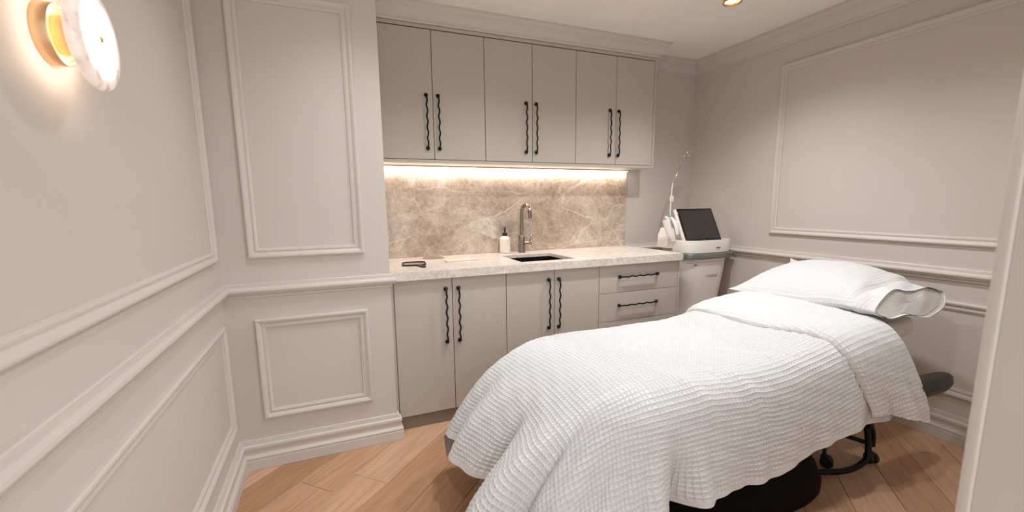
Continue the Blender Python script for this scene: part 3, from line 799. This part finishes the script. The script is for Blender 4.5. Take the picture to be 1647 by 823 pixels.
# the surface never lies flat: puffed offset that thins towards the hem
def puff(s, r, U, V): return .014*np.ones_like(U)
o, _ = duvet_part('duvet_cover', u_foot, lambda r: 2.62+0*r, v_near, v_far, 1080, 830, M_duvet, t, off=puff)
o.matrix_parent_inverse = Matrix.Translation((-1.8, .85, 0))
def lin_off(s, r, U, V): return .004*np.ones_like(U)
o, _ = duvet_part('duvet_lining', u_foot, lambda r: 2.62+0*r, v_near, v_far, 180, 140, M_plaincloth, t, off=lin_off, waf=0.0)
o.matrix_parent_inverse = Matrix.Translation((-1.8, .85, 0))
# hem strip joining cover and lining at the edge
# folded back cuff
def cuff_off(s, r, U, V):
    e = 1-np.abs(2*s-1)**9
    return .016+.026*np.sqrt(np.clip(e, 0, 1))
def cuff_post(P, s, r, U, V):
    d = np.maximum(YN-V, 0)
    P = P.copy(); P[..., 0] += smooth(.05, .45, d)*(.128-.035*s); P[..., 1] -= .022*smooth(.1, .45, d)*(.3+.7*s); return P
cu0 = lambda r: 2.29+.055*smooth(.45, .25, r)+.012*np.sin(r*9); cu1 = lambda r: 2.70+0*r
o, _ = duvet_part('folded_cuff', cu0, cu1, lambda U: YN-.345-.12*smooth(2.35, 2.7, U), lambda U: YF+.36+0*U, 220, 640, M_duvet, t, off=cuff_off, waf=.0046, post=cuff_post, hem=(-.02, -.01))
o.matrix_parent_inverse = Matrix.Translation((-1.8, .85, 0))
o, _ = duvet_part('cuff_lining', cu0, cu1, lambda U: YN-.345-.12*smooth(2.35, 2.7, U), lambda U: YF+.36+0*U, 40, 120, M_plaincloth, t, off=lambda s, r, U, V: .0155+0*U, waf=0, post=cuff_post)
o.matrix_parent_inverse = Matrix.Translation((-1.8, .85, 0))

# ------------------------------------------------------------------ treatment bed under the linen
bt_ = thing('treatment_bed', 'padded treatment bed on black base mostly hidden under the white duvet', 'bed', (2.1, -.85, 0)); BL = (-2.1, .85, 0)
def bedpart(name, bm, m, **k):
    o = bmobj(name, bm, m, bt_, smooth=True, auto=38, **k); o.matrix_parent_inverse = Matrix.Translation(BL); return o
bm = bmesh.new(); box(bm, 1.32, 2.26, -1.13, -.54, .48, .570, .03, 4); bedpart('mattress', bm, M_sheet)
bm = bmesh.new(); box(bm, 0, .80, -.295, .30, -.095, 0, .03, 4)
bmesh.ops.transform(bm, matrix=Matrix.Translation((2.27, -.84, .600)) @ Matrix.Rotation(-math.atan2(.10, .85), 4, 'Y'), verts=bm.verts); bedpart('head_section', bm, M_sheet)
bm = bmesh.new(); box(bm, 1.35, 2.98, -1.08, -.60, .455, .495, .008, 2); bedpart('bed_frame', bm, M_blackmetal)
# padded black base
vs = []
bm = bmesh.new()
rings = []
for (z, x0, x1, y0, y1) in ((.004, 1.30, 2.38, -1.235, -.50), (.030, 1.29, 2.395, -1.245, -.49), (.075, 1.29, 2.395, -1.245, -.49), (.150, 1.31, 2.37, -1.225, -.51), (.215, 1.34, 2.32, -1.185, -.54), (.255, 1.40, 2.24, -1.12, -.60)):
    rings.append(superring((x0+x1)/2, (y0+y1)/2, (x1-x0)/2, (y1-y0)/2, z, 6.5, 64))
o = loft('base_cover', rings, M_vinyl, bt_, auto=60); o.matrix_parent_inverse = Matrix.Translation(BL)
bm = bmesh.new(); box(bm, 1.62, 1.95, -.98, -.72, .20, .46, .02, 3); bedpart('lift_column', bm, M_blackplastic)
# rear tube foot with castors
bm = bmesh.new(); pts = catmull([(2.22, -1.06, .060), (2.40, -1.10, .030), (2.58, -1.16, .022), (2.70, -1.175, .050), (2.735, -1.165, .11), (2.735, -1.15, .20), (2.735, -1.12, .32), (2.735, -1.08, .46)], 8)
tube(bm, pts, .0135, 12); bedpart('tube_foot', bm, M_blackmetal)
bm = bmesh.new(); tube(bm, catmull([(2.735, -1.145, .235), (2.65, -1.13, .20), (2.56, -1.10, .155), (2.50, -1.06, .12)], 6), .011, 10); bedpart('brace', bm, M_blackmetal)
bm = bmesh.new(); tube(bm, catmull([(2.735, -1.15, .215), (2.765, -1.15, .20), (2.79, -1.15, .15), (2.795, -1.15, .09)], 6), .013, 10); bedpart('brace', bm, M_blackmetal)
bm = bmesh.new()
for k in range(5): 
    q = [(2.735+.024*math.cos(a), -1.15+.024*math.sin(a), .205+.011*k) for a in np.linspace(0, 2*PI, 13)]; tube(bm, q, .0035, 6)
bedpart('spring_collar', bm, M_blackmetal)
for (x, y, rz) in ((2.575, -1.085, .5), (2.800, -1.150, -.3)):
    bm = bmesh.new()
    for s in (-1, 1): lathe(bm, [(0, -.009), (.023, -.009), (.027, -.005), (.027, .005), (.023, .009), (0, .009)], 24, (s*.0125, 0, .0275), 'X')
    tube(bm, [(-.022, 0, .0275), (.022, 0, .0275)], .006, 8); tube(bm, [(0, .012, .045), (0, .012, .095)], .008, 8)
    ball(bm, (0, .006, .048), .020, 12, (.5, 1, .8))
    bmesh.ops.transform(bm, matrix=Matrix.Translation((x, y, 0)) @ Matrix.Rotation(rz, 4, 'Z'), verts=bm.verts); bedpart('castor', bm, M_blackplastic)
bm = bmesh.new(); tube(bm, [(2.56, -1.07, .095), (2.60, -.99, .10), (2.70, -.95, .11), (2.795, -1.13, .095)], .011, 10); bedpart('brace', bm, M_blackmetal)
# armrests
def armrest(y, sgn):
    rg = []
    L0, L1 = 2.58, 3.05
    for (z, k, w) in ((.470, .80, .026), (.474, .93, .040), (.490, .985, .050), (.503, 1.0, .0535), (.506, .988, .0505), (.511, .993, .052), (.530, .97, .049), (.541, .90, .041), (.545, .80, .030)):
        rg.append([(((L0+L1)/2+(L1-L0)/2*k*math.copysign(abs(math.cos(a))**.55, math.cos(a))), y+w*math.copysign(abs(math.sin(a))**.8, math.sin(a))*.8, z-.070) for a in np.linspace(0, 2*PI, 48, endpoint=False)])
    o = loft('armrest', rg, M_armv, bt_, auto=50); o.matrix_parent_inverse = Matrix.Translation(BL)
    bm = bmesh.new(); tube(bm, [(2.72, y, .410), (2.72, y-sgn*.10, .43), (2.72, y-sgn*.20, .475)], .012, 10); box(bm, 2.66, 2.80, y-.02, y+.02, .404, .414, .003, 1); bedpart('armrest_bracket', bm, M_blackmetal)
armrest(-1.29, -1); armrest(-.365, 1)

# ------------------------------------------------------------------ pillow
pt = thing('pillow', 'white waffle-weave pillow with an open folded sleeve end at the head of the bed', 'pillow', (2.92, -.80, .72)); PLi = Matrix.Translation((-2.92, .80, -.72))
NV, NA = 330, 280
ys = np.linspace(0, 1, NV)[:, None]*np.ones((1, NA)); an = (np.linspace(0, 2*PI, NA, endpoint=False))[None, :]*np.ones((NV, 1))
y0p, y1p = -.425, -1.172
def pillow_xyz(v, a, shrink=0.0):
    """v 0 far closed end .. 1 near open end"""
    y = y0p+(y1p-y0p)*v
    hw = .272-.014*np.sin(PI*np.clip(v, 0, 1))-shrink        # waisted between the ears
    h = .092*(np.sin(PI/2*np.clip(v/.42, 0, 1))**.6)*(1-.45*smooth(.62, 1.0, v))+.004-shrink*.3
    c = np.cos(a); s = np.sin(a)
    px = np.sign(c)*np.abs(c)**.85*hw
    prof = np.abs(s)**1.15
    pz = np.sign(s)*h*prof
    # corners pulled out at the closed end
    y = y+.020*(np.abs(c)**6)*(1-smooth(0, .12, v))
    ear = np.clip(c, 0, 1)**16*(1-smooth(0, .06, v)); y = y+.012*ear; pz = pz+.020*ear
    # open end: upper layer sags a bit, lower layer droops, both with ripples
    op = smooth(.82, 1.0, v)
    pz = pz+op*(-(.004+.022*np.clip(c, 0, 1))*(s < 0)*np.abs(s)-.008*np.sin(c*7+1)*np.abs(s)-.010*np.sin(c*4.2))
    y = y-op*(.045*np.abs(s)*(s < 0)-.02*np.abs(s)*(s > 0))
    X = 2.925+px; tilt_ = .105*(px/.27)
    zc = .800+tilt_*.62*(1-.85*smooth(.45, 1, v))-.012*smooth(.62, 1.0, v)+.0*v
    bend = -.004*smooth(.80, 1.0, v)*(np.sign(px) < 0)*np.abs(px/.27)**2
    return X, y, zc+pz*1.0+bend
x, y, z = pillow_xyz(ys, an)
P, N = grid_normals(x, y, z)
cen = np.array([2.925, -.8, .80]); 
sgn = np.sign(np.sum(N*(P-cen), -1).mean()); N = N*sgn
h = waffle(x*1.0+.004*np.sin(y*9), y, PITCH, .0028)*smooth(.02, .06, 1-ys)*smooth(0, .02, ys)
h = h+.003*np.sin(x*21+y*13)*np.sin(y*17)+.009*np.sin(x*19-y*30)*smooth(.72, .86, ys)*(1-smooth(.93, 1, ys))
h = h-.012*np.exp(-((ys-.86)/.03)**2)*(np.abs(np.sin(an))**.6)
P = P+N*h[..., None]
o = grid_mesh('pillowcase', P, M_duvet, pt, closed_v=True); o.matrix_parent_inverse = PLi
# far end closing seam
e = P[0]; bmv = bmesh.new()
vs_ = [bmv.verts.new(tuple(p)) for p in e]
for i in range(NA//2): 
    a_, b_2, c_2, d_2 = i, (i+1), NA-1-i, (NA-i) % NA
    if len({a_, b_2, c_2, d_2}) == 4: bmv.faces.new((vs_[a_], vs_[b_2], vs_[c_2], vs_[d_2]))
o = bmobj('end_seam', bmv, M_duvet, pt, smooth=True); o.matrix_parent_inverse = PLi
# inside of the sleeve: plain lining and the insert behind it
yv = np.linspace(.90, 1, 30)[:, None]*np.ones((1, 120)); aa = np.linspace(0, 2*PI, 120, endpoint=False)[None, :]*np.ones((30, 1))
x, y, z = pillow_xyz(yv, aa, .010); P2 = np.stack([x, y, z], -1)
o = grid_mesh('sleeve_lining', P2, M_plaincloth, pt, closed_v=True); o.matrix_parent_inverse = PLi
rr = np.linspace(.02, .97, 24)[:, None]*np.ones((1, 120)); aa2 = aa[:1]*np.ones((24, 1)); vv = np.full((24, 120), .978)
x, y, z = pillow_xyz(vv, aa2, .012)
cx_, cy_, cz_ = x.mean(), y.mean(), z.mean()
dx_, dz_ = x-cx_, z-cz_
x = cx_+dx_*rr; z = cz_+dz_*rr; y = y*rr+cy_*(1-rr)-.012*(1-rr**2)+.008*np.sin(x*19+z*20)*(1-rr)+.005*np.sin(x*33-z*40)*np.sqrt(1-rr**2)
o = grid_mesh('pillow_insert', np.stack([x, y, z], -1), M_plaincloth, pt, closed_v=True); o.matrix_parent_inverse = PLi
